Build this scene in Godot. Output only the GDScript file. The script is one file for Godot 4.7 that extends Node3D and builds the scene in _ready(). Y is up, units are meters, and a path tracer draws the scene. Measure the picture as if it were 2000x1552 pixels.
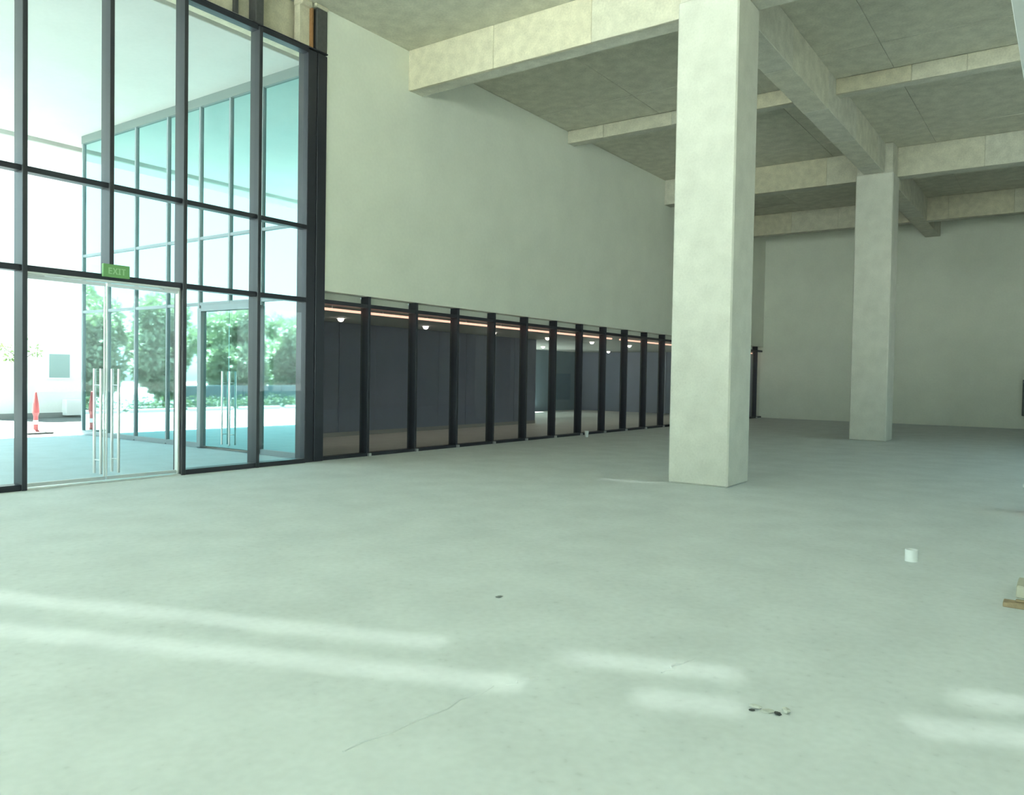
extends Node3D
# An empty concrete hall beside a tall glazed front. x = 0 is the inner face of the front, +x runs into the room, -z runs along the front.

var counts := {}
var M := {}
var boxes := {}

# ------------------------------------------------------------------ helpers
func numbered(parent: Node, called: String) -> String:
	var key := str(parent.get_instance_id()) + called
	var n: int = counts.get(key, 0)
	counts[key] = n + 1
	return called if n == 0 else "%s_%03d" % [called, n]

func origin_of(n: Node) -> Vector3:
	var p := Vector3.ZERO
	while n is Node3D and n != self:
		p += (n as Node3D).position
		n = n.get_parent()
	return p

func thing(called: String, at: Vector3, label := "", category := "", group := "", kind := "") -> Node3D:
	var o := Node3D.new()
	o.name = numbered(self, called)
	add_child(o, true)
	o.position = at
	tag(o, label, category, group, kind)
	return o

func tag(o: Node, label := "", category := "", group := "", kind := "") -> void:
	if label != "": o.set_meta("label", label)
	if category != "": o.set_meta("category", category)
	if group != "": o.set_meta("group", group)
	if kind != "": o.set_meta("kind", kind)

func put(parent: Node, called: String, mesh: Mesh, mat: Material, at := Vector3.ZERO, rot := Vector3.ZERO) -> MeshInstance3D:
	# at is in the world; it is turned into the parent's own frame (parents are only moved, never turned, here)
	var m := MeshInstance3D.new()
	m.name = numbered(parent, called)
	m.mesh = mesh
	m.material_override = mat
	parent.add_child(m, true)
	m.position = at - origin_of(parent)
	m.rotation = rot
	return m

func cham(size: Vector3, c: float) -> ArrayMesh:
	# a box with its twelve edges cut by c
	var key := "%.4f,%.4f,%.4f,%.4f" % [size.x, size.y, size.z, c]
	if boxes.has(key): return boxes[key]
	c = minf(c, minf(size.x, minf(size.y, size.z)) * 0.3)
	var h := size / 2.0
	var st := SurfaceTool.new()
	st.begin(Mesh.PRIMITIVE_TRIANGLES)
	var face := func(pts: Array, n: Vector3):
		var mid := Vector3.ZERO
		for p in pts: mid += p
		mid /= pts.size()
		var a: Vector3 = pts[1] - pts[0]
		var b: Vector3 = pts[2] - pts[0]
		var flip: bool = a.cross(b).dot(n) > 0.0
		for k in range(1, pts.size() - 1):
			var tri := [pts[0], pts[k], pts[k + 1]]
			if flip: tri = [pts[0], pts[k + 1], pts[k]]
			for p in tri:
				st.set_normal(n)
				st.add_vertex(p)
	for ax in 3:
		var u := (ax + 1) % 3
		var v := (ax + 2) % 3
		for s in [-1.0, 1.0]:
			var pts := []
			for q in [[-1, -1], [1, -1], [1, 1], [-1, 1]]:
				var p := Vector3.ZERO
				p[ax] = s * h[ax]
				p[u] = q[0] * (h[u] - c)
				p[v] = q[1] * (h[v] - c)
				pts.append(p)
			var n := Vector3.ZERO
			n[ax] = s
			face.call(pts, n)
		# edges along ax
		for su in [-1.0, 1.0]:
			for sv in [-1.0, 1.0]:
				var pts := []
				for q in [[-1, 0], [1, 0], [1, 1], [-1, 1]]:
					var p := Vector3.ZERO
					p[ax] = q[0] * (h[ax] - c)
					p[u] = su * (h[u] - (c if q[1] == 1 else 0.0))
					p[v] = sv * (h[v] - (0.0 if q[1] == 1 else c))
					pts.append(p)
				var n := Vector3.ZERO
				n[u] = su
				n[v] = sv
				face.call(pts, n.normalized())
	for sx in [-1.0, 1.0]:
		for sy in [-1.0, 1.0]:
			for sz in [-1.0, 1.0]:
				var s := Vector3(sx, sy, sz)
				face.call([Vector3(h.x, h.y - c, h.z - c) * s, Vector3(h.x - c, h.y, h.z - c) * s, Vector3(h.x - c, h.y - c, h.z) * s], s.normalized())
	var m := st.commit()
	boxes[key] = m
	return m

func bx(parent: Node, called: String, lo: Vector3, hi: Vector3, mat: Material, c := 0.004) -> MeshInstance3D:
	return put(parent, called, cham((hi - lo).abs(), c), mat, (lo + hi) / 2.0)

func sheet(parent: Node, called: String, lo: Vector3, hi: Vector3, mat: Material) -> MeshInstance3D:
	# one pane of glass: a single sheet across the thinnest side of the box
	var s := hi - lo
	var q := QuadMesh.new()
	var rot := Vector3.ZERO
	if s.x < s.z and s.x < s.y:
		q.size = Vector2(s.z, s.y)
		rot.y = PI / 2
	else:
		q.size = Vector2(s.x, s.y)
	return put(parent, called, q, mat, (lo + hi) / 2.0, rot)

func struct_box(called: String, lo: Vector3, hi: Vector3, mat: Material, label := "") -> MeshInstance3D:
	var m := bx(self, called, lo, hi, mat, 0.003)
	tag(m, label, "", "", "structure")
	return m

func lathe(profile: Array, seg := 28) -> ArrayMesh:
	# profile: [radius, height] pairs from the bottom up
	var st := SurfaceTool.new()
	st.begin(Mesh.PRIMITIVE_TRIANGLES)
	for k in profile.size() - 1:
		var p: Vector2 = Vector2(profile[k][0], profile[k][1])
		var q: Vector2 = Vector2(profile[k + 1][0], profile[k + 1][1])
		var d := (q - p).normalized()
		for s in seg:
			var a0 := TAU * s / seg
			var a1 := TAU * (s + 1) / seg
			var c := []
			for e in [[p, a0], [p, a1], [q, a1], [q, a0]]:
				var r: Vector2 = e[0]
				var an: float = e[1]
				c.append([Vector3(cos(an) * r.x, r.y, sin(an) * r.x), Vector3(cos(an) * d.y, -d.x, sin(an) * d.y)])
			for i in [0, 1, 2, 0, 2, 3]:
				st.set_normal(c[i][1])
				st.add_vertex(c[i][0])
	return st.commit()

func tube(pts: Array, r: float, seg := 10) -> ArrayMesh:
	# pts: Vector3 or [Vector3, radius]
	var st := SurfaceTool.new()
	st.begin(Mesh.PRIMITIVE_TRIANGLES)
	var rings := []
	for k in pts.size():
		var here: Vector3 = pts[k][0] if pts[k] is Array else pts[k]
		var rr: float = pts[k][1] if pts[k] is Array else r
		var a: Vector3 = pts[maxi(k - 1, 0)][0] if pts[0] is Array else pts[maxi(k - 1, 0)]
		var b: Vector3 = pts[mini(k + 1, pts.size() - 1)][0] if pts[0] is Array else pts[mini(k + 1, pts.size() - 1)]
		var d := (b - a).normalized()
		var side := d.cross(Vector3.UP if absf(d.y) < 0.9 else Vector3.RIGHT).normalized()
		var up := side.cross(d)
		var ring := []
		for s in seg + 1:
			var an := TAU * s / seg
			var n := side * cos(an) + up * sin(an)
			ring.append([here + n * rr, n])
		rings.append(ring)
	for k in rings.size() - 1:
		for s in seg:
			for e in [[k, s], [k, s + 1], [k + 1, s + 1], [k, s], [k + 1, s + 1], [k + 1, s]]:
				var v: Array = rings[e[0]][e[1]]
				st.set_normal(v[1])
				st.add_vertex(v[0])
	for e in [[0, 1], [rings.size() - 1, -1]]:
		var ring: Array = rings[e[0]]
		var mid := Vector3.ZERO
		for s in seg: mid += ring[s][0]
		mid /= seg
		for s in seg:
			var tri := [mid, ring[s][0], ring[s + 1][0]] if e[1] == 1 else [mid, ring[s + 1][0], ring[s][0]]
			var n: Vector3 = -(tri[1] - tri[0]).cross(tri[2] - tri[0]).normalized()
			for p in tri:
				st.set_normal(n)
				st.add_vertex(p)
	return st.commit()

func lump(seed_: int, size: Vector3, rough := 0.25) -> ArrayMesh:
	# an angular broken piece, sitting on y = 0
	var rng := RandomNumberGenerator.new()
	rng.seed = seed_
	var st := SurfaceTool.new()
	st.begin(Mesh.PRIMITIVE_TRIANGLES)
	var rows := 4
	var seg := 7
	var grid := []
	for k in rows + 1:
		var ring := []
		var ph := PI * k / rows
		for s in seg:
			var an := TAU * s / seg
			var j := 1.0 + rng.randf_range(-rough, rough)
			if k == 0 or k == rows: j = 1.0
			var p := Vector3(sin(ph) * cos(an) * j, -cos(ph) * 0.5 + 0.5, sin(ph) * sin(an) * j)
			ring.append(p * size)
		grid.append(ring)
	for k in rows:
		for s in seg:
			var a: Vector3 = grid[k][s]
			var b: Vector3 = grid[k][(s + 1) % seg]
			var c: Vector3 = grid[k + 1][(s + 1) % seg]
			var d: Vector3 = grid[k + 1][s]
			for tri in [[a, b, c], [a, c, d]]:
				var n: Vector3 = -(tri[1] - tri[0]).cross(tri[2] - tri[0])
				if n.length() < 1e-9: continue
				for p in tri:
					st.set_normal(n.normalized())
					st.add_vertex(p)
	return st.commit()

func foliage(seed_: int, blobs: Array, per: int, leaf: float) -> ArrayMesh:
	# blobs: [centre, radius]; small folded leaves scattered through each blob, denser at its skin
	var rng := RandomNumberGenerator.new()
	rng.seed = seed_
	var st := SurfaceTool.new()
	st.begin(Mesh.PRIMITIVE_TRIANGLES)
	for b in blobs:
		var mid: Vector3 = b[0]
		var r: float = b[1]
		for i in per:
			var d := Vector3(rng.randfn(), rng.randfn(), rng.randfn()).normalized()
			var p := mid + d * r * pow(rng.randf(), 0.45)
			var f := (d + Vector3(rng.randfn(), rng.randfn() - 0.4, rng.randfn()) * 0.7).normalized()
			var s := f.cross(Vector3(rng.randfn(), rng.randfn(), rng.randfn())).normalized()
			var n := s.cross(f)
			var l := leaf * rng.randf_range(0.6, 1.3)
			var tip := p + f * l
			var e0 := p + f * l * 0.5 + s * l * 0.28 + n * l * 0.08
			var e1 := p + f * l * 0.5 - s * l * 0.28 + n * l * 0.08
			for tri in [[p, e0, tip], [p, tip, e1]]:
				var nn: Vector3 = -(tri[1] - tri[0]).cross(tri[2] - tri[0]).normalized()
				for q in tri:
					st.set_normal(nn)
					st.add_vertex(q)
	return st.commit()

# ------------------------------------------------------------------ materials
func mottle(seed_: int, low: float, fine: float, coarse := 0.012, specks := 0.0) -> ImageTexture:
	# pale and dull patches of one cast or trowelled surface: coarse clouds, fine grain, a few small stains
	var a := FastNoiseLite.new()
	a.seed = seed_
	a.noise_type = FastNoiseLite.TYPE_SIMPLEX_SMOOTH
	a.frequency = coarse
	a.fractal_octaves = 5
	var b := FastNoiseLite.new()
	b.seed = seed_ + 7
	b.frequency = 0.12
	b.fractal_octaves = 2
	var n := 512
	var ia := a.get_seamless_image(n, n)
	var ib := b.get_seamless_image(n, n)
	var da := ia.get_data()
	var db := ib.get_data()
	var out := PackedByteArray()
	out.resize(n * n * 3)
	for i in n * n:
		var v := 1.0 - low * (da[i] / 255.0) - fine * (db[i] / 255.0)
		if specks > 0.0 and db[i] > 222: v -= specks
		var g := clampi(int(v * 255.0), 0, 255)
		out[i * 3] = g
		out[i * 3 + 1] = g
		out[i * 3 + 2] = clampi(int(g - low * 10.0 * (da[i] / 255.0)), 0, 255)
	return ImageTexture.create_from_image(Image.create_from_data(n, n, false, Image.FORMAT_RGB8, out))

func mat(called: String, lin: Color, rough := 0.8, metal := 0.0, tex: Texture2D = null, scale := 0.25) -> StandardMaterial3D:
	var m := StandardMaterial3D.new()
	m.resource_name = called
	m.albedo_color = lin.linear_to_srgb()
	m.roughness = rough
	m.metallic = metal
	if tex:
		m.albedo_texture = tex
		m.uv1_triplanar = true
		m.uv1_world_triplanar = true
		m.uv1_scale = Vector3.ONE * scale
	M[called] = m
	return m

func pane(called: String, lin: Color, alpha: float) -> StandardMaterial3D:
	var m := mat(called, lin, 0.02)
	m.transparency = BaseMaterial3D.TRANSPARENCY_ALPHA
	m.albedo_color.a = alpha
	return m

func glow(called: String, lin: Color, energy: float) -> StandardMaterial3D:
	var m := mat(called, lin, 0.5)
	m.emission_enabled = true
	m.emission = lin.linear_to_srgb()
	m.emission_energy_multiplier = energy
	return m

func materials() -> void:
	var t1 := mottle(3, 0.07, 0.04, 0.010, 0.03)
	var t2 := mottle(11, 0.11, 0.07, 0.016, 0.05)
	var t3 := mottle(23, 0.03, 0.02, 0.008)
	mat("floor_concrete", Color(0.71, 0.75, 0.76), 0.75, 0.0, t1, 0.21)
	mat("plaster", Color(0.85, 0.86, 0.75), 0.85, 0.0, t3, 0.2)
	mat("slab_concrete", Color(0.72, 0.69, 0.555), 0.9, 0.0, t2, 0.3)
	mat("beam_concrete", Color(0.70, 0.665, 0.53), 0.9, 0.0, t2, 0.35)
	mat("beam_concrete_warm", Color(0.71, 0.655, 0.49), 0.9, 0.0, t2, 0.41)
	mat("beam_concrete_grey", Color(0.69, 0.67, 0.56), 0.9, 0.0, t2, 0.37)
	mat("column_concrete", Color(0.66, 0.65, 0.57), 0.8, 0.0, t1, 0.4)
	mat("frame", Color(0.030, 0.032, 0.042), 0.38, 0.3)
	mat("frame_grey", Color(0.045, 0.048, 0.055), 0.35, 0.4)
	mat("wing_frame", Color(0.20, 0.25, 0.27), 0.4, 0.2)
	mat("pale_pane", Color(0.24, 0.34, 0.32), 0.15)
	mat("wing_band", Color(0.10, 0.135, 0.13), 0.5)
	mat("steel", Color(0.12, 0.12, 0.12), 0.55, 0.5, t2, 1.2)
	mat("rust", Color(0.36, 0.18, 0.07), 0.8, 0.0, t2, 1.5)
	mat("bright_metal", Color(0.62, 0.64, 0.64), 0.3, 0.8)
	mat("sill_metal", Color(0.72, 0.74, 0.72), 0.35, 0.5)
	pane("clear_glass", Color(0.80, 0.92, 0.90), 0.05)
	pane("dark_glass", Color(0.05, 0.07, 0.08), 0.12)
	pane("sun_slot_glass", Color(0.55, 0.75, 0.68), 0.90)  # nearly opaque so the added roof slots cast only faint lines of sun
	mat("mirror_glass", Color(0.42, 0.68, 0.69), 0.03, 1.0)
	mat("soffit_paint", Color(0.57, 0.575, 0.54), 0.8, 0.0, t3, 0.15)
	mat("soffit_grey", Color(0.62, 0.63, 0.60), 0.8)
	mat("paving", Color(0.44, 0.56, 0.62), 0.6, 0.0, t1, 0.3)
	mat("bounce_paving", Color(0.82, 0.83, 0.80), 0.7, 0.0, t1, 0.3)
	mat("dimmed_ground", Color(0.12, 0.125, 0.125), 0.85, 0.0, t1, 0.3)
	mat("low_bounce_ground", Color(0.10, 0.10, 0.10), 0.9, 0.0, t1, 0.3)
	mat("passage_floor", Color(0.62, 0.64, 0.60), 0.5, 0.0, t1, 0.3)
	mat("passage_ceiling", Color(0.45, 0.47, 0.44), 0.8)
	mat("charcoal_panel", Color(0.155, 0.175, 0.25), 0.55, 0.0, t3, 0.8)
	mat("slate_panel", Color(0.22, 0.23, 0.31), 0.6, 0.0, t3, 0.8)
	mat("lobby_blue", Color(0.22, 0.30, 0.36), 0.6, 0.0, t3, 0.8)
	mat("white_render", Color(0.85, 0.85, 0.82), 0.85, 0.0, t3, 0.2)
	mat("plinth", Color(0.25, 0.26, 0.25), 0.8)
	mat("sign_green", Color(0.17, 0.38, 0.14), 0.5)
	mat("sign_letter", Color(0.34, 0.58, 0.30), 0.5)
	mat("pvc", Color(0.80, 0.82, 0.80), 0.35)
	mat("pvc_inside", Color(0.30, 0.31, 0.30), 0.6)
	mat("red_plastic", Color(0.55, 0.10, 0.10), 0.45)
	mat("rubber", Color(0.06, 0.06, 0.06), 0.8)
	mat("white_band", Color(0.8, 0.8, 0.78), 0.5)
	mat("wood", Color(0.40, 0.30, 0.18), 0.85, 0.0, t2, 2.0)
	mat("carton", Color(0.52, 0.50, 0.40), 0.9, 0.0, t3, 1.0)
	mat("chip", Color(0.66, 0.68, 0.62), 0.9, 0.0, t2, 2.0)
	mat("dark_chip", Color(0.05, 0.055, 0.05), 0.9)
	mat("bark", Color(0.13, 0.10, 0.07), 0.95, 0.0, t2, 1.0)
	mat("blue_board", Color(0.10, 0.135, 0.16), 0.6)
	mat("panel_dark", Color(0.09, 0.10, 0.09), 0.5, 0.3)
	for e in [["leaf", Color(0.30, 0.33, 0.25)], ["leaf_light", Color(0.13, 0.20, 0.06)], ["leaf_hedge", Color(0.06, 0.09, 0.06)]]:
		var m := mat(e[0], e[1], 0.6)
		m.backlight_enabled = true
		m.backlight = Color(0.25, 0.32, 0.18)
		m.cull_mode = BaseMaterial3D.CULL_DISABLED
	glow("led_glow", Color(1.0, 0.55, 0.40), 0.85)
	glow("downlight_glow", Color(1.0, 0.90, 0.78), 5.0)

# ------------------------------------------------------------------ the scene
const SUN := Vector3(-0.272, 0.956, 0.108)   # towards the sun: high, over the plaza

func _ready() -> void:
	# camera
	var cam := Camera3D.new()
	cam.name = "camera"
	add_child(cam)
	cam.position = Vector3(10.546, 1.5, 0.0)
	cam.rotation_degrees = Vector3(-1.4705, 35.4205, 0.989)
	cam.fov = 53.506
	cam.near = 0.05
	cam.far = 400.0
	# sky and exposure
	var env := Environment.new()
	var sky := Sky.new()
	var ps := ProceduralSkyMaterial.new()
	ps.sky_top_color = Color(0.72, 0.93, 0.97)
	ps.sky_horizon_color = Color(0.89, 1.0, 0.99)
	ps.sky_curve = 0.2
	ps.ground_bottom_color = Color(0.4, 0.45, 0.43)
	ps.ground_horizon_color = Color(0.7, 0.8, 0.78)
	ps.sky_energy_multiplier = 1.0
	sky.sky_material = ps
	env.sky = sky
	env.background_mode = Environment.BG_SKY
	env.background_energy_multiplier = 2.05
	env.tonemap_mode = Environment.TONE_MAPPER_LINEAR
	env.tonemap_exposure = 1.66
	env.sdfgi_enabled = true
	env.ssao_enabled = true
	env.ssil_enabled = true
	var we := WorldEnvironment.new()
	we.name = "world_environment"
	we.environment = env
	add_child(we)
	# sun
	var sun := DirectionalLight3D.new()
	sun.name = "sun"
	add_child(sun)
	sun.look_at_from_position(SUN, Vector3.ZERO, Vector3.RIGHT)
	sun.light_color = Color(0.95, 1.0, 0.97)
	sun.light_energy = 17.0
	sun.light_angular_distance = 0.9
	sun.shadow_enabled = true
	sun.sky_mode = DirectionalLight3D.SKY_MODE_LIGHT_ONLY

	materials()
	shell()
	frame_structure()
	front_glazing()
	passage_glazing()
	entrance_doors()
	passage()
	glass_wing()
	canopy()
	plaza()
	floor_things()
	exit_sign()

# ------------------------------------------------------------------ room shell
const FAR := -32.8
const TOP := 7.71
const BACK := 8.37

func shell() -> void:
	var fl := struct_box("floor", Vector3(-0.16, -0.3, FAR), Vector3(15, 0, BACK), M.floor_concrete)
	struct_box("wall_left", Vector3(-0.3, 2.93, FAR), Vector3(0, TOP, -9.2), M.plaster)
	struct_box("wall_far", Vector3(-9.2, -0.02, FAR - 0.3), Vector3(15.3, 8.0, FAR), M.plaster)
	struct_box("wall_right", Vector3(15, -0.3, -11.0), Vector3(15.3, 8.0, BACK), M.plaster)
	struct_box("wall_right", Vector3(15, -0.3, FAR), Vector3(15.3, 8.0, -22.0), M.plaster)
	struct_box("wall_right", Vector3(15, -0.3, -22.0), Vector3(15.3, 0.8, -11.0), M.plaster)
	struct_box("wall_right", Vector3(15, 4.0, -22.0), Vector3(15.3, 8.0, -11.0), M.plaster)
	# unseen window added in the right-hand wall to brighten the far hall
	var hw := thing("window_5", Vector3(15.1, 0.8, -16.5), "", "", "", "structure")
	for i in 6:
		var z := -21.96 + i * 2.184
		bx(hw, "mullion", Vector3(15.02, 0.8, z - 0.03), Vector3(15.22, 4.0, z + 0.03), M.frame, 0.004)
		if i < 5: sheet(hw, "glass_pane", Vector3(15.12, 0.8, z + 0.03), Vector3(15.13, 4.0, z + 2.154), M.clear_glass)
	struct_box("ground", Vector3(15.3, -0.4, -90), Vector3(90, -0.02, BACK), M.low_bounce_ground)  # unseen ground, darkened to cut upward bounce through the added window
	struct_box("wall_back", Vector3(-0.3, 6.77, BACK), Vector3(15, TOP, BACK + 0.25), M.plaster)
	back_glazing()
	# far ceiling: a slab that shows the imprint of its formwork boards between the beams
	var slab := bx(self, "ceiling", Vector3(-0.3, TOP + 0.02, FAR), Vector3(15, 8.0, -11.4), M.slab_concrete, 0.003)
	tag(slab, "", "", "", "structure")
	var bays := [[-17.05, -11.62], [-22.85, -17.37], [-29.45, -23.3], [FAR, -29.85]]
	var k := 0
	for b in bays:
		var nz := int(round((b[1] - b[0]) / 1.36))
		var dz: float = (b[1] - b[0]) / nz
		for i in nz:
			for j in 6:
				var x0 := j * 2.5
				var lift := 0.003 * ((i * 5 + j * 3) % 3)
				bx(slab, "cast_panel", Vector3(x0 + 0.004, TOP + lift, b[0] + dz * i + 0.004), Vector3(x0 + 2.496, TOP + 0.021, b[0] + dz * (i + 1) - 0.004), M.slab_concrete, 0.002)
				k += 1
	# near ceiling, with slots and glass strips added to cast two broken lines of sun
	var near := CSGCombiner3D.new()
	near.name = "ceiling_001"
	add_child(near)
	tag(near, "", "", "", "structure")
	var body := CSGBox3D.new()
	body.name = "slab"
	body.size = Vector3(15.75, 0.29, 19.77)
	body.position = Vector3(7.425, TOP + 0.145, -1.515)
	body.material = M.slab_concrete
	near.add_child(body)
	var y := TOP
	var off := SUN * ((y + 0.145) / SUN.y)
	# [x from, x to, z at x = 0, slope] of the lines of light on the floor
	var lines := [[2.5, 7.75, -0.39, -0.3865], [8.3, 9.25, -0.39, -0.3865], [10.1, 13.0, -0.39, -0.3865],
		[2.5, 8.45, 0.333, -0.415], [8.85, 9.4, 0.333, -0.415], [9.95, 13.0, 0.333, -0.415], [4.75, 5.72, -9.36, -0.208]]
	for l in lines:
		var a := Vector3(l[0], 0, l[2] + l[3] * l[0])
		var b := Vector3(l[1], 0, l[2] + l[3] * l[1])
		var mid := (a + b) / 2.0 + off
		var turn := atan2(-(b - a).z, (b - a).x)
		var cut := CSGBox3D.new()
		cut.name = numbered(near, "slot")
		cut.operation = CSGShape3D.OPERATION_SUBTRACTION
		cut.size = Vector3((b - a).length(), 0.8, 0.22)
		cut.position = mid
		cut.rotation.y = turn
		cut.material = M.slab_concrete
		near.add_child(cut)
		var g := put(self, "added_rooflight", cham(Vector3((b - a).length() + 0.1, 0.012, 0.32), 0.002), M.sun_slot_glass, Vector3(mid.x, 8.008, mid.z), Vector3(0, turn, 0))
		tag(g, "strip of dim roof glass added to cast a line of sun on the floor", "added_rooflight", "added sun slots")
	# a white bulkhead overhead to the right
	var bh := thing("trim_1", Vector3(12, 4.5, -6), "", "", "", "structure")
	bx(bh, "bulkhead", Vector3(10.065, 4.5, -10.5), Vector3(14.0, 4.8, -1.0), M.white_render, 0.006)
	# hairline ridge of cement paste across the floor
	var rng := RandomNumberGenerator.new()
	rng.seed = 5
	for seg in [[Vector3(8.22, 0, -2.15), Vector3(8.30, 0, -3.05)], [Vector3(8.86, 0, -3.72), Vector3(8.93, 0, -4.02)], [Vector3(8.33, 0, -3.1), Vector3(8.40, 0, -3.3)]]:
		var pts := []
		var n := 9
		for i in n:
			var t := i / float(n - 1)
			var p: Vector3 = (seg[0] as Vector3).lerp(seg[1], t)
			pts.append([p + Vector3(rng.randf_range(-0.02, 0.02), -0.003, 0), 0.011 * (0.5 + rng.randf()) * (1.0 - absf(t - 0.5))])
		put(fl, "cement_ridge", tube(pts, 0.006, 6), M.floor_concrete)

func frame_structure() -> void:
	# columns
	var spots := [[Vector3(6.19, 0, -11.17), "pale concrete column standing in the light of the glazed front"], [Vector3(6.19, 0, -22.63), "grey concrete column deep in the hall, nearest the far wall"]]
	for s in spots:
		var at: Vector3 = s[0]
		var c := thing("concrete_column", at, s[1], "column")
		bx(c, "shaft", at + Vector3(-0.45, 0, -0.43), at + Vector3(0.45, 6.95, 0.43), M.column_concrete, 0.022)
		bx(c, "collar", at + Vector3(-0.43, 6.93, -0.41), at + Vector3(0.43, 7.7, 0.41), M.beam_concrete_grey, 0.01)
	# beams across the room
	var beams := [[-11.62, -11.22, 6.95, "deep pale concrete beam in the light above the first column"],
		[-17.37, -17.05, 7.40, "shallow concrete joist across the ceiling between the two columns"],
		[-23.30, -22.85, 6.95, "deep concrete beam crossing over the farther column"],
		[-29.85, -29.45, 6.95, "deep concrete beam closest to the far wall"]]
	var tones := [M.beam_concrete, M.beam_concrete_warm, M.beam_concrete, M.beam_concrete_grey, M.beam_concrete_warm]
	for b in beams:
		var t := thing("concrete_beam", Vector3(10, b[2], (b[0] + b[1]) / 2.0), b[3], "beam")
		bx(t, "core", Vector3(0.0, b[2] + 0.008, b[0]), Vector3(15, TOP, b[1] - 0.015), M.beam_concrete_grey, 0.004)
		# faces cast against boards of unequal length
		var rng := RandomNumberGenerator.new()
		rng.seed = int(absf(b[0]) * 10)
		var x := 0.0
		var k := 0
		while x < 14.9:
			var w := minf(rng.randf_range(0.9, 2.1), 15.0 - x)
			bx(t, "cast_panel", Vector3(x + 0.003, b[2], b[1] - 0.08), Vector3(x + w - 0.003, TOP, b[1] - 0.004 * (k % 2)), tones[(k * 3 + int(absf(b[0]))) % 5], 0.008)
			x += w
			k += 1
	# the long beam over the columns
	var lb := thing("concrete_beam", Vector3(6.17, 6.95, -22), "long concrete beam running over both columns to the far wall", "beam")
	var z := -11.62
	var k := 0
	while z > FAR + 0.1:
		var z1 := maxf(z - 2.44, FAR)
		bx(lb, "cast_panel", Vector3(5.92, 6.95, z1 + 0.003), Vector3(6.42 - 0.004 * (k % 2), TOP, z - 0.003), [M.beam_concrete_grey, M.slab_concrete][k % 2], 0.01)
		z = z1
		k += 1

# ------------------------------------------------------------------ tall glazed front
func front_glazing() -> void:
	var w := thing("window_1", Vector3(0, 0, -4.4), "", "", "", "structure")
	var zs := [-7.81, -6.54, -4.41, -2.28, -0.15, 1.98, 4.11, 6.24, 8.37]
	for z in zs:
		bx(w, "mullion", Vector3(-0.15, 0, z - 0.03), Vector3(0.08, 6.9, z + 0.03), M.frame_grey, 0.004)
	for z in [-5.475, -3.345, -1.215, 0.915, 3.045, 5.175, 7.305]:
		bx(w, "mullion", Vector3(-0.15, 2.77, z - 0.03), Vector3(0.08, 6.9, z + 0.03), M.frame_grey, 0.004)
	# corner post: two hollow sections with a dark slot between
	bx(w, "corner_post", Vector3(-0.22, 0, -8.97), Vector3(0.03, 6.9, -8.78), M.frame, 0.008)
	bx(w, "corner_post", Vector3(-0.22, 0, -9.19), Vector3(0.03, 6.9, -8.985), M.frame, 0.008)
	var edges := [-8.78, -7.81, -6.54, -4.41, -2.28, -0.15, 1.98, 4.11, 6.24, 8.37]
	for i in edges.size() - 1:
		var a: float = edges[i] + 0.032
		var b: float = edges[i + 1] - 0.032
		if i == 0: a = edges[i] + 0.002
		for yy in [[2.70, 2.775], [3.915, 3.985], [6.84, 6.92]]:
			bx(w, "transom", Vector3(-0.11, yy[0], a), Vector3(0.045, yy[1], b), M.frame, 0.004)
		if i != 2:
			bx(w, "sill_bar", Vector3(-0.13, 0, a), Vector3(0.06, 0.075, b), M.frame, 0.004)
		var cols := [[a, b]]
		if b - a > 1.5:
			var m: float = (edges[i] + edges[i + 1]) / 2.0
			cols = [[a, m - 0.032], [m + 0.032, b]]
		for c in cols:
			for yy in [[2.777, 3.913], [3.987, 6.838]]:
				sheet(w, "glass_pane", Vector3(-0.036, yy[0], c[0]), Vector3(-0.024, yy[1], c[1]), M.clear_glass)
		if i != 2:
			sheet(w, "glass_pane", Vector3(-0.036, 0.077, a), Vector3(-0.024, 2.698, b), M.clear_glass)
	# the zone over the glazing: rough header and the steel stubs that carry the mullions
	var hd := thing("trim_2", Vector3(-0.3, 6.92, -4), "", "", "", "structure")
	bx(hd, "header", Vector3(-0.45, 6.93, -9.2), Vector3(-0.26, TOP, BACK), M.beam_concrete_warm, 0.006)
	bx(hd, "closer_plate", Vector3(-0.26, 6.93, -9.2), Vector3(0.03, 6.95, BACK), M.frame, 0.002)
	for z in [-7.85, -6.54, -4.41, -2.28, -0.15, 1.98, 4.11, 6.24, 8.37]:
		bx(hd, "steel_stub", Vector3(-0.2, 6.95, z - 0.075), Vector3(-0.02, TOP, z + 0.075), M.steel, 0.006)
		bx(hd, "steel_stub", Vector3(-0.25, 6.95, z + 0.28), Vector3(-0.17, TOP, z + 0.34), M.steel, 0.006)
	bx(hd, "steel_stub", Vector3(-0.2, 6.95, -8.87), Vector3(-0.06, TOP, -8.66), M.beam_concrete_warm, 0.006)
	bx(hd, "rusty_angle", Vector3(-0.18, 6.95, -8.905), Vector3(0.0, TOP - 0.09, -8.87), M.rust, 0.003)
	bx(hd, "steel_stub", Vector3(-0.2, 6.95, -9.19), Vector3(0.02, TOP - 0.03, -8.96), M.steel, 0.008)
	bx(hd, "end_cap", Vector3(-0.2, TOP - 0.06, -9.19), Vector3(0.06, TOP - 0.001, -8.9), M.beam_concrete_warm, 0.02)
	bx(hd, "end_cap", Vector3(-0.2, TOP - 0.1, -8.88), Vector3(0.02, TOP - 0.001, -8.64), M.beam_concrete_warm, 0.02)

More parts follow.
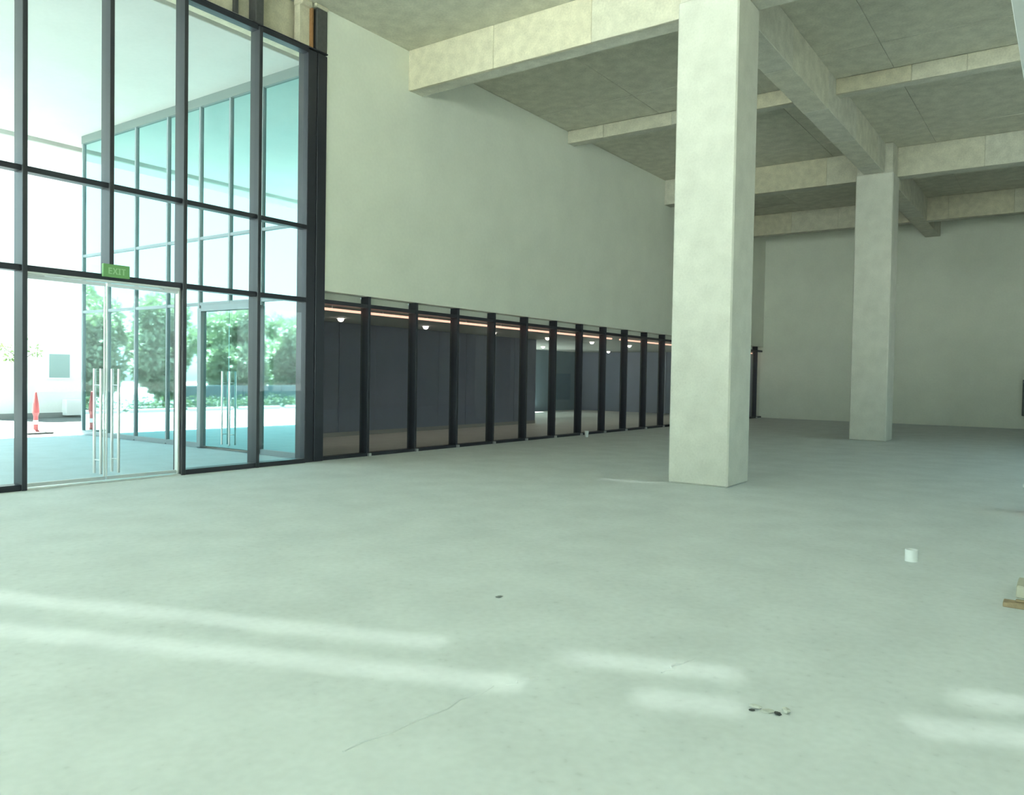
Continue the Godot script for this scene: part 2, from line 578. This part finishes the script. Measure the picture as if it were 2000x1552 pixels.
func back_glazing() -> void:
	# unseen second glazed front behind the camera, put in to light the hall
	var w := thing("window_4", Vector3(10, 0, BACK), "", "", "", "structure")
	for i in 8:
		var x := 0.0 + i * 2.14
		bx(w, "mullion", Vector3(x - 0.03, 0, BACK - 0.08), Vector3(x + 0.03, 6.77, BACK + 0.15), M.frame_grey, 0.004)
		if i < 7:
			for y in [0.0, 2.72, 6.7]:
				bx(w, "transom", Vector3(x + 0.031, y, BACK - 0.04), Vector3(x + 2.109, y + 0.07, BACK + 0.11), M.frame, 0.004)
			for y in [[0.07, 2.72], [2.79, 6.7]]:
				sheet(w, "glass_pane", Vector3(x + 0.031, y[0], BACK + 0.02), Vector3(x + 2.109, y[1], BACK + 0.03), M.clear_glass)

# ------------------------------------------------------------------ low dark glazing under the white wall
func passage_glazing() -> void:
	var w := thing("window_2", Vector3(-0.1, 0, -20), "", "", "", "structure")
	var zs := [-9.19]
	var z := -10.30
	while z > FAR + 0.4:
		zs.append(z)
		bx(w, "mullion", Vector3(-0.22, 0, z - 0.032), Vector3(-0.02, 2.93, z + 0.032), M.frame, 0.004)
		bx(w, "foot_bracket", Vector3(-0.02, 0, z - 0.045), Vector3(0.03, 0.055, z + 0.02), M.bright_metal, 0.004)
		z -= 1.285
	zs.append(FAR)
	for i in zs.size() - 1:
		var b: float = zs[i] - (0.033 if i > 0 else 0.0)
		var a: float = zs[i + 1] + (0.033 if i < zs.size() - 2 else 0.0)
		bx(w, "transom", Vector3(-0.17, 2.72, a), Vector3(-0.03, 2.79, b), M.frame, 0.004)
		bx(w, "sill_bar", Vector3(-0.17, 0, a), Vector3(-0.02, 0.06, b), M.frame, 0.004)
		bx(w, "head_panel", Vector3(-0.28, 2.79, a), Vector3(-0.225, 2.93, b), M.plaster, 0.003)
		sheet(w, "glass_pane", Vector3(-0.106, 0.06, a), Vector3(-0.094, 2.72, b), M.dark_glass)

func entrance_doors() -> void:
	# a pair of frameless glass leaves between the two mullions
	var leaves := [[-5.447, -4.445, -5.352], [-6.505, -5.463, -5.590]]
	for l in leaves:
		var d := thing("door_%d" % (leaves.find(l) + 1), Vector3(0, 0, (l[0] + l[1]) / 2.0), "", "", "", "structure")
		sheet(d, "glass_leaf", Vector3(-0.036, 0.045, l[0]), Vector3(-0.024, 2.64, l[1]), M.clear_glass)
		bx(d, "bottom_rail", Vector3(-0.05, 0.03, l[0]), Vector3(-0.01, 0.075, l[1]), M.bright_metal, 0.004)
		bx(d, "top_rail", Vector3(-0.05, 2.62, l[0]), Vector3(-0.01, 2.665, l[1]), M.bright_metal, 0.004)
		for e in [l[0], l[1]]:
			var s: float = 1.0 if e == l[0] else -1.0
			bx(d, "edge_seal", Vector3(-0.042, 0.075, e), Vector3(-0.018, 2.62, e + s * 0.016), M.sill_metal, 0.002)
		for x in [0.055, -0.115]:
			var hnd := put(d, "pull_handle", tube([Vector3(0, 0.12, 0), Vector3(0, 1.52, 0)], 0.019, 12), M.bright_metal, Vector3(x, 0, l[2]))
			for yy in [0.3, 1.3]:
				put(hnd, "standoff", tube([Vector3(0, 0, 0), Vector3(-0.03 - x, 0, 0)], 0.009, 8), M.bright_metal, Vector3(x, yy, l[2]))
	var t := thing("trim_3", Vector3(0, 0, -5.47), "", "", "", "structure")
	bx(t, "door_sill", Vector3(-0.13, 0, -6.508), Vector3(0.06, 0.018, -4.442), M.sill_metal, 0.004)
	bx(t, "door_jamb", Vector3(-0.06, 0.018, -6.508), Vector3(0.02, 2.70, -6.506 + 0.03), M.sill_metal, 0.003)
	bx(t, "door_head", Vector3(-0.06, 2.672, -6.476), Vector3(0.05, 2.70, -4.442), M.sill_metal, 0.003)
	bx(t, "pivot_box", Vector3(-0.06, 2.655, -6.47), Vector3(0.03, 2.672, -6.25), M.bright_metal, 0.003)
	bx(t, "pivot_box", Vector3(-0.06, 2.655, -4.66), Vector3(0.03, 2.672, -4.46), M.bright_metal, 0.003)

func exit_sign() -> void:
	var s := thing("exit_sign", Vector3(0.08, 2.775, -5.52), "green exit sign with pale letters on the bar over the glass doors", "sign")
	bx(s, "case", Vector3(0.083, 2.735, -5.70), Vector3(0.125, 2.905, -5.34), M.sign_green, 0.005)
	var tm := TextMesh.new()
	var f := SystemFont.new()
	f.font_names = PackedStringArray(["Droid Sans"])
	f.font_weight = 700
	tm.font = f
	tm.text = "EXIT"
	tm.font_size = 32
	tm.pixel_size = 0.0036
	tm.depth = 0.003
	put(s, "lettering", tm, M.sign_letter, Vector3(0.1265, 2.815, -5.52), Vector3(0, PI / 2, 0))
	bx(s, "bracket", Vector3(0.045, 2.745, -5.56), Vector3(0.084, 2.765, -5.48), M.frame, 0.002)

# ------------------------------------------------------------------ the passage behind the low glazing
func passage() -> void:
	struct_box("floor", Vector3(-9.0, -0.02, FAR), Vector3(-0.16, 0, -9.36), M.passage_floor)
	struct_box("ceiling", Vector3(-9.0, 2.75, FAR), Vector3(-0.3, 2.9, -9.36), M.passage_ceiling)
	struct_box("wall_passage", Vector3(-8.4, 0, -21.6), Vector3(-3.9, 2.75, -9.36), M.charcoal_panel)
	# dark cladding boards on the passage wall
	var cl := thing("trim_4", Vector3(-3.9, 0, -15), "", "", "", "structure")
	var k := 0
	var z := -9.4
	while z > -21.5:
		var z1 := maxf(z - 1.22, -21.6)
		bx(cl, "cladding_board", Vector3(-3.9, 0.1, z1 + 0.004), Vector3(-3.875 + 0.006 * (k % 2), 2.745, z - 0.004), M.slate_panel if k in [1] else M.charcoal_panel, 0.003)
		z = z1
		k += 1
	bx(cl, "skirting", Vector3(-3.9, 0, -21.6), Vector3(-3.865, 0.1, -9.4), M.plinth, 0.003)
	# far end: slate panels, with daylight from a glazed side
	var en := thing("trim_5", Vector3(-4, 0, FAR + 0.03), "", "", "", "structure")
	var x := -8.94
	k = 0
	while x < -0.3:
		var x1 := minf(x + 1.16, -0.25)
		bx(en, "cladding_board", Vector3(x + 0.004, 0.0, FAR + 0.001), Vector3(x1 - 0.004, 2.745, FAR + 0.04 + 0.02 * (k % 2)), M.slate_panel if k % 3 != 1 else M.charcoal_panel, 0.003)
		x = x1
		k += 1
	var w := thing("window_3", Vector3(-9.0, 0, -27), "", "", "", "structure")
	for i in 5:
		var zz := -21.65 - i * 1.8
		bx(w, "mullion", Vector3(-9.06, 0, zz - 0.03), Vector3(-8.92, 2.75, zz + 0.03), M.frame, 0.003)
		if i < 4:
			sheet(w, "glass_pane", Vector3(-9.0, 0.0, zz - 1.77), Vector3(-8.99, 2.75, zz - 0.03), M.clear_glass)
	struct_box("wall_lobby", Vector3(-9.2, -0.02, FAR), Vector3(-8.95, 2.75, -28.9), M.lobby_blue)
	# orange strip lights along the head of the glazing
	for s in [[-20.25, -9.3, "long thin orange light strip over the dark glazing beside the corner post"], [FAR + 0.15, -20.75, "thin orange light strip over the dark glazing by the far wall"]]:
		var mid := Vector3(-0.36, 2.66, float(s[0] + s[1]) / 2.0)
		var t := thing("led_strip_light", mid, s[2], "strip light")
		bx(t, "diffuser", Vector3(-0.385, 2.64, s[0]), Vector3(-0.335, 2.685, s[1]), M.led_glow, 0.01)
		var n := int((s[1] - s[0]) / 1.285)
		for i in n:
			var zz: float = s[1] - 0.4 - i * 1.285
			bx(t, "hanger", Vector3(-0.365, 2.685, zz - 0.01), Vector3(-0.355, 2.75, zz + 0.01), M.bright_metal, 0.001)
		var l := AreaLight3D.new()
		l.name = "strip_glow"
		t.add_child(l)
		l.area_size = Vector2(0.05, s[1] - s[0])
		l.position = Vector3(0, -0.03, 0)
		l.rotation.x = -PI / 2
		l.light_color = Color(1.0, 0.68, 0.52)
		l.light_energy = 0.18
		l.area_range = 40.0
		l.shadow_enabled = true
	# recessed downlights: one row along the passage, one over the far lobby
	var ring := lathe([[0.075, -0.001], [0.105, -0.012], [0.112, -0.006], [0.112, 0.0]], 24)
	var lens := lathe([[0.0, -0.085], [0.035, -0.078], [0.06, -0.055], [0.07, -0.02], [0.07, 0.0]], 24)
	var rows := [[-2.75, [-12.08, -14.9, -17.75, -20.54, -23.3, -26.07, -28.9], "small round white downlight in the ceiling of the dark passage", "downlights of the passage"],
		[-6.62, [-26.2, -28.9, -31.6], "small round downlight over the lobby behind the dark passage", "downlights of the lobby"]]
	for r in rows:
		for zz in r[1]:
			var at := Vector3(r[0], 2.75, zz)
			var d := thing("downlight", at, r[2], "downlight", r[3])
			put(d, "trim_ring", ring, M.white_band, at)
			put(d, "lens", lens, M.downlight_glow, at)
			var sp := SpotLight3D.new()
			sp.name = "downlight_beam"
			d.add_child(sp)
			sp.position = Vector3(0, -0.04, 0)
			sp.rotation.x = -PI / 2
			sp.spot_angle = 50.0
			sp.spot_range = 12.0
			sp.spot_attenuation = 2.0
			sp.light_color = Color(1.0, 0.94, 0.86)
			sp.light_energy = 0.5
			sp.light_size = 0.07
			sp.shadow_enabled = true

# ------------------------------------------------------------------ outside: the reflective wing, the canopy and the plaza
func glass_wing() -> void:
	var w := thing("glass_wing_wall", Vector3(-4.3, 0, -9.28), "tall blue mirror-glass wall with thin mullions standing out from the entrance", "glass wall")
	var xs := [-8.39, -7.25, -6.10, -4.87, -3.72, -2.74, -1.76, -0.3]
	for x in xs:
		if x == -2.74 or x == -1.76:
			bx(w, "mullion", Vector3(x - 0.025, 2.76, -9.30), Vector3(x + 0.025, 6.75, -9.21), M.wing_frame, 0.003)
		else:
			bx(w, "mullion", Vector3(x - 0.025, 0, -9.30), Vector3(x + 0.025, 6.75, -9.21), M.wing_frame, 0.003)
	bx(w, "head_band", Vector3(-8.42, 6.75, -9.34), Vector3(-0.22, 6.99, -9.20), M.wing_band, 0.004)
	bx(w, "end_panel", Vector3(-0.275, 0, -9.34), Vector3(-0.22, 6.75, -9.22), M.wing_frame, 0.004)
	for i in xs.size() - 1:
		var a: float = xs[i] + 0.026
		var b: float = xs[i + 1] - 0.026
		bx(w, "transom", Vector3(a, 4.12, -9.29), Vector3(b, 4.18, -9.215), M.wing_frame, 0.003)
		bx(w, "transom", Vector3(a, 2.82, -9.29), Vector3(b, 2.88, -9.215), M.wing_frame, 0.003)
		bx(w, "glass_pane", Vector3(a, 4.18, -9.27), Vector3(b, 6.75, -9.25), M.mirror_glass, 0.001)
		bx(w, "glass_pane", Vector3(a, 2.88, -9.27), Vector3(b, 4.12, -9.25), M.mirror_glass, 0.001)
		if i < 4 or i == 6:
			bx(w, "glass_pane", Vector3(a, 0.08, -9.27), Vector3(b, 2.82, -9.25), M.mirror_glass, 0.001)
			bx(w, "sill_bar", Vector3(a, -0.02, -9.30), Vector3(b, 0.08, -9.21), M.wing_frame, 0.003)
	# its own pair of doors
	bx(w, "door_frame", Vector3(-3.70, 0, -9.33), Vector3(-3.58, 2.76, -9.17), M.wing_frame, 0.004)
	bx(w, "door_frame", Vector3(-1.90, 0, -9.33), Vector3(-1.78, 2.76, -9.17), M.wing_frame, 0.004)
	bx(w, "door_frame", Vector3(-3.58, 2.70, -9.33), Vector3(-1.90, 2.82, -9.17), M.wing_frame, 0.004)
	for l in [[-3.575, -2.745, -2.86], [-2.735, -1.905, -2.62]]:
		var d := bx(w, "door_leaf", Vector3(l[0], 0.03, -9.26), Vector3(l[1], 2.69, -9.235), M.mirror_glass, 0.002)
		put(d, "pull_handle", tube([Vector3(0, 0.1, 0), Vector3(0, 1.52, 0)], 0.018, 12), M.bright_metal, Vector3(l[2], 0, -9.17))
		for yy in [0.3, 1.3]:
			put(d, "standoff", tube([Vector3(0, 0, 0), Vector3(0, 0, -0.065)], 0.008, 8), M.bright_metal, Vector3(l[2], yy, -9.17))

func canopy() -> void:
	var c := thing("entrance_canopy", Vector3(-5, 6.93, 2), "deep white canopy over the paving outside the glazed front", "canopy")
	bx(c, "soffit", Vector3(-9.42, 6.93, -34), Vector3(-0.59, 7.35, BACK), M.soffit_paint, 0.01)
	bx(c, "recess_strip", Vector3(-0.60, 7.06, -34), Vector3(-0.44, 7.35, BACK), M.soffit_grey, 0.004)
	bx(c, "recess_strip", Vector3(-0.44, 7.0, -9.19), Vector3(-0.1, 7.02, BACK), M.soffit_grey, 0.002)
	bx(c, "edge_groove", Vector3(-9.62, 7.05, -34), Vector3(-9.42, 7.35, BACK), M.soffit_paint, 0.004)
	bx(c, "edge_lip", Vector3(-10.3, 6.86, -34), Vector3(-9.60, 7.35, BACK), M.soffit_paint, 0.02)
	bx(c, "roof_deck", Vector3(-10.3, 7.35, -34), Vector3(-0.44, 7.42, BACK), M.soffit_grey, 0.004)

	# unseen canopy added over the glazing behind the camera to hold back the sky
	var d := thing("entrance_canopy", Vector3(6, 7.72, BACK + 3), "unseen white canopy added behind the camera to dim the near floor", "canopy")
	bx(d, "soffit", Vector3(-0.44, 7.72, BACK + 0.2), Vector3(15.3, 7.95, BACK + 8.0), M.soffit_paint, 0.01)
	bx(d, "edge_lip", Vector3(-0.44, 7.62, BACK + 8.0), Vector3(15.3, 7.95, BACK + 8.4), M.soffit_paint, 0.01)

func tree(at: Vector3, mesh: ArrayMesh, scale_: float, turn: float, label: String, group: String) -> void:
	var t := thing("leafy_tree", at, label, "tree", group)
	var tr := put(t, "trunk", tube([[Vector3(0, 0, 0), 0.13], [Vector3(0.05, 0.9, 0.02), 0.10], [Vector3(0.0, 1.8, -0.04), 0.08], [Vector3(0.05, 3.0, 0.0), 0.04]], 0.1, 9), M.bark, at)
	tr.rotation.y = turn
	var cr := put(t, "crown", mesh, M.leaf, at)
	cr.rotation.y = turn
	cr.scale = Vector3(0.8, scale_, 0.8)

func plaza() -> void:
	var pv := struct_box("ground", Vector3(-8.6, -0.4, -90), Vector3(-0.16, -0.02, BACK), M.paving)
	var rd := struct_box("ground", Vector3(-90, -0.4, -90), Vector3(-8.6, -0.02, BACK), M.dimmed_ground)  # ground out here is made dark to lower the bounce onto the soffit
	rd.set_meta("label", "ground beyond the canopy made dark to dim the soffit")
	struct_box("ground", Vector3(-90, -0.4, BACK), Vector3(90, -0.02, 90), M.bounce_paving)  # unseen ground behind, made extra pale to bounce light onto the near ceiling
	pv.set_meta("label", "pale paving of the plaza outside the glazed front")
	# white building across the plaza
	var b := thing("white_building", Vector3(-18, 0, -25), "plain white rendered building across the paving, with a square window", "building")
	bx(b, "wall", Vector3(-24, 0, -46), Vector3(-15.6, 8.5, -9.8), M.white_render, 0.02)
	bx(b, "plinth", Vector3(-15.6, -0.02, -46), Vector3(-15.55, 0.14, -9.8), M.plinth, 0.005)
	var win := bx(b, "window", Vector3(-15.6, 1.2, -12.36), Vector3(-15.56, 2.02, -11.66), M.white_band, 0.004)
	bx(win, "pane", Vector3(-15.56, 1.24, -12.32), Vector3(-15.55, 1.98, -11.70), M.pale_pane, 0.002)
	bx(b, "meter_box", Vector3(-15.6, 0.05, -12.6), Vector3(-15.3, 0.55, -12.1), M.white_band, 0.01)
	# red cone on its dark foot
	var at := Vector3(-9.3, -0.02, -8.6)
	var cn := thing("traffic_bollard", at, "slim red plastic bollard on a dark base out on the paving", "bollard")
	bx(cn, "base", at + Vector3(-0.28, 0, -0.28), at + Vector3(0.28, 0.05, 0.28), M.rubber, 0.012)
	put(cn, "body", lathe([[0.08, 0.05], [0.05, 0.10], [0.05, 0.42], [0.075, 0.5], [0.06, 0.72], [0.02, 0.98], [0.0, 1.0]], 24), M.red_plastic, at)
	put(cn, "band", lathe([[0.052, 0.22], [0.052, 0.32]], 24), M.white_band, at)
	# sapling behind the first mullion
	at = Vector3(-13, -0.02, -9.85)
	var sp := thing("sapling", at, "slim young tree with sparse leaves in front of the white building", "tree")
	put(sp, "stem", tube([[Vector3(0, 0, 0), 0.03], [Vector3(0.02, 1.2, 0.01), 0.022], [Vector3(0, 2.1, 0), 0.012], [Vector3(0.0, 2.35, 0.02), 0.006]], 0.02, 8), M.bark, at)
	for e in [[Vector3(0, 1.7, 0), Vector3(0, 2.05, 0.42)], [Vector3(0, 1.75, 0), Vector3(0.1, 2.0, -0.35)], [Vector3(0, 1.5, 0), Vector3(-0.1, 1.8, 0.3)]]:
		put(sp, "branch", tube([[e[0], 0.012], [(e[0] + e[1]) / 2.0 + Vector3(0, 0.03, 0), 0.009], [e[1], 0.005]], 0.01, 6), M.bark, at)
	put(sp, "leaves", foliage(77, [[Vector3(0, 2.06, 0.42), 0.16], [Vector3(0.1, 2.02, -0.33), 0.15], [Vector3(-0.05, 1.82, 0.3), 0.12], [Vector3(0, 2.35, 0), 0.1]], 45, 0.09), M.leaf_light, at)
	# trees, hedge and fence on the other side of the plaza, which the mirror glass shows
	var rng := RandomNumberGenerator.new()
	rng.seed = 41
	var crowns := []
	for v in 3:
		var blobs := []
		for i in 26:
			var h := rng.randf_range(0.9, 4.1)
			var r := 1.5 * (1.0 - pow(absf(h - 2.6) / 2.3, 2.0))
			var an := rng.randf() * TAU
			blobs.append([Vector3(cos(an) * r * rng.randf_range(0.4, 1.0), h, sin(an) * r * rng.randf_range(0.4, 1.0)), rng.randf_range(0.45, 0.75)])
		crowns.append(foliage(100 + v, blobs, 420, 0.27))
	var spots := []
	for i in 6:
		spots.append([-19.9 - 0.3 * (i % 2), -3.5 + 3.35 * i, [1.0, 0.98, 0.95, 0.88, 0.84, 0.8][i]])
	for i in 6:
		spots.append([-24.1 - 0.3 * (i % 2), -5.6 + 3.7 * i, [1.1, 1.15, 1.08, 1.05, 0.98, 0.95][i]])
	for i in spots.size():
		tree(Vector3(spots[i][0], -0.02, spots[i][1]), crowns[i % 3], spots[i][2], i * 1.9, "broad green tree standing behind the hedge across the plaza" if i < 6 else "taller green tree in the rear row across the plaza", "trees across the plaza")
	var hz := -4.6
	while hz < 12.0:
		var blobs := []
		for i in 5: blobs.append([Vector3(rng.randf_range(-0.15, 0.15), rng.randf_range(0.2, 0.38), -0.8 + 0.4 * i), 0.3])
		var hp := Vector3(-17.6, -0.02, hz)
		var h := thing("hedge", hp, "clipped low dark hedge along the far edge of the plaza", "hedge", "low hedges across the plaza")
		put(h, "leaves", foliage(300 + int(hz * 10), blobs, 130, 0.10), M.leaf_hedge, hp)
		bx(h, "kerb", hp + Vector3(0.35, 0, -1.0), hp + Vector3(0.45, 0.12, 1.0), M.white_render, 0.01)
		hz += 2.3
	var f := thing("site_fence", Vector3(-18.6, 0, 3), "low blue-grey board fence between the hedge and the trees", "fence")
	for i in 12:
		var z0 := -0.5 + i * 1.0
		bx(f, "board", Vector3(-18.65, -0.02, z0), Vector3(-18.60, 0.95, z0 + 0.985), M.blue_board, 0.006)

# ------------------------------------------------------------------ things on the floor
func floor_things() -> void:
	# PVC pipe stub rising from the slab
	var at := Vector3(9.47, 0, -7.40)
	var p := thing("pipe_stub", at, "short white plastic pipe stub standing up from the concrete floor", "pipe")
	put(p, "pipe", lathe([[0.050, 0.0], [0.050, 0.097], [0.048, 0.1], [0.044, 0.1], [0.043, 0.02]], 32), M.pvc, at)
	put(p, "inside", lathe([[0.0, 0.015], [0.0432, 0.015]], 24), M.pvc_inside, at)
	# white cup by the low glazing
	at = Vector3(0.40, 0, -17.6)
	var c := thing("paper_cup", at, "small white cup standing on the floor by the dark glazing", "cup")
	put(c, "cup", lathe([[0.0, 0.0], [0.04, 0.0], [0.055, 0.15], [0.058, 0.155], [0.053, 0.155], [0.04, 0.01], [0.0, 0.01]], 24), M.pvc, at)
	# chips of broken concrete
	var ch := [[Vector3(9.40, 0, -3.585), Vector3(0.03, 0.016, 0.018), "chip", "flat pale chip of broken concrete on the sunlit floor"],
		[Vector3(9.46, 0, -3.575), Vector3(0.035, 0.012, 0.022), "chip", "flat pale chip of broken concrete on the sunlit floor"],
		[Vector3(9.525, 0, -3.62), Vector3(0.028, 0.022, 0.022), "chip", "flat pale chip of broken concrete on the sunlit floor"],
		[Vector3(9.505, 0, -3.575), Vector3(0.020, 0.012, 0.014), "dark_chip", "small black scrap lying among the pale concrete chips"],
		[Vector3(9.395, 0, -3.545), Vector3(0.014, 0.008, 0.012), "dark_chip", "small black scrap lying among the pale concrete chips"],
		[Vector3(7.40, 0, -4.31), Vector3(0.030, 0.010, 0.018), "plinth", "small grey pebble alone in the middle of the floor"]]
	var k := 0
	for e in ch:
		var m := put(self, "concrete_chip" if e[2] == "chip" else ("scrap" if e[2] == "dark_chip" else "pebble"), lump(50 + k, e[1]), M[e[2]], e[0])
		m.rotation.y = k * 0.9
		tag(m, e[3], "debris", "chips on the floor" if e[2] == "chip" else ("black scraps on the floor" if e[2] == "dark_chip" else ""))
		k += 1
	# timber offcut and a carton at the right
	at = Vector3(10.42, 0, -6.33)
	var o := thing("timber_offcut", at, "rough brown timber offcut lying on the floor", "timber")
	bx(o, "board", at + Vector3(-0.22, 0, -0.05), at + Vector3(0.4, 0.035, 0.05), M.wood, 0.004)
	bx(o, "splinter", at + Vector3(-0.15, 0.035, -0.03), at + Vector3(0.3, 0.05, 0.01), M.wood, 0.004)
	at = Vector3(10.45, 0, -6.75)
	var ca := thing("cardboard_box", at, "flat pale cardboard box beside the timber offcut", "box")
	bx(ca, "carton", at + Vector3(-0.19, 0, -0.15), at + Vector3(0.25, 0.085, 0.15), M.carton, 0.006)
	bx(ca, "flap", at + Vector3(-0.185, 0.085, -0.145), at + Vector3(0.03, 0.09, 0.145), M.carton, 0.001)
	# red bucket
	at = Vector3(10.26, 0, -11.2)
	var bk := thing("bucket", at, "red plastic bucket with a pale rim standing on the floor", "bucket")
	put(bk, "pail", lathe([[0.0, 0.0], [0.12, 0.0], [0.155, 0.30], [0.145, 0.30], [0.112, 0.012], [0.0, 0.012]], 28), M.red_plastic, at)
	put(bk, "rim", lathe([[0.152, 0.29], [0.168, 0.295], [0.168, 0.33], [0.145, 0.335], [0.143, 0.30]], 28), M.pvc, at)
	# dark cabinet on the far wall
	at = Vector3(9.45, 0.46, FAR)
	var cb := thing("wall_cabinet", at, "dark grey service cabinet fixed low on the far wall", "cabinet")
	bx(cb, "body", Vector3(9.12, 0.46, FAR), Vector3(9.9, 1.72, FAR + 0.2), M.panel_dark, 0.01)
	var dr := bx(cb, "door", Vector3(9.16, 0.5, FAR + 0.2), Vector3(9.86, 1.68, FAR + 0.22), M.panel_dark, 0.006)
	bx(dr, "handle", Vector3(9.2, 1.05, FAR + 0.22), Vector3(9.23, 1.2, FAR + 0.25), M.bright_metal, 0.004)
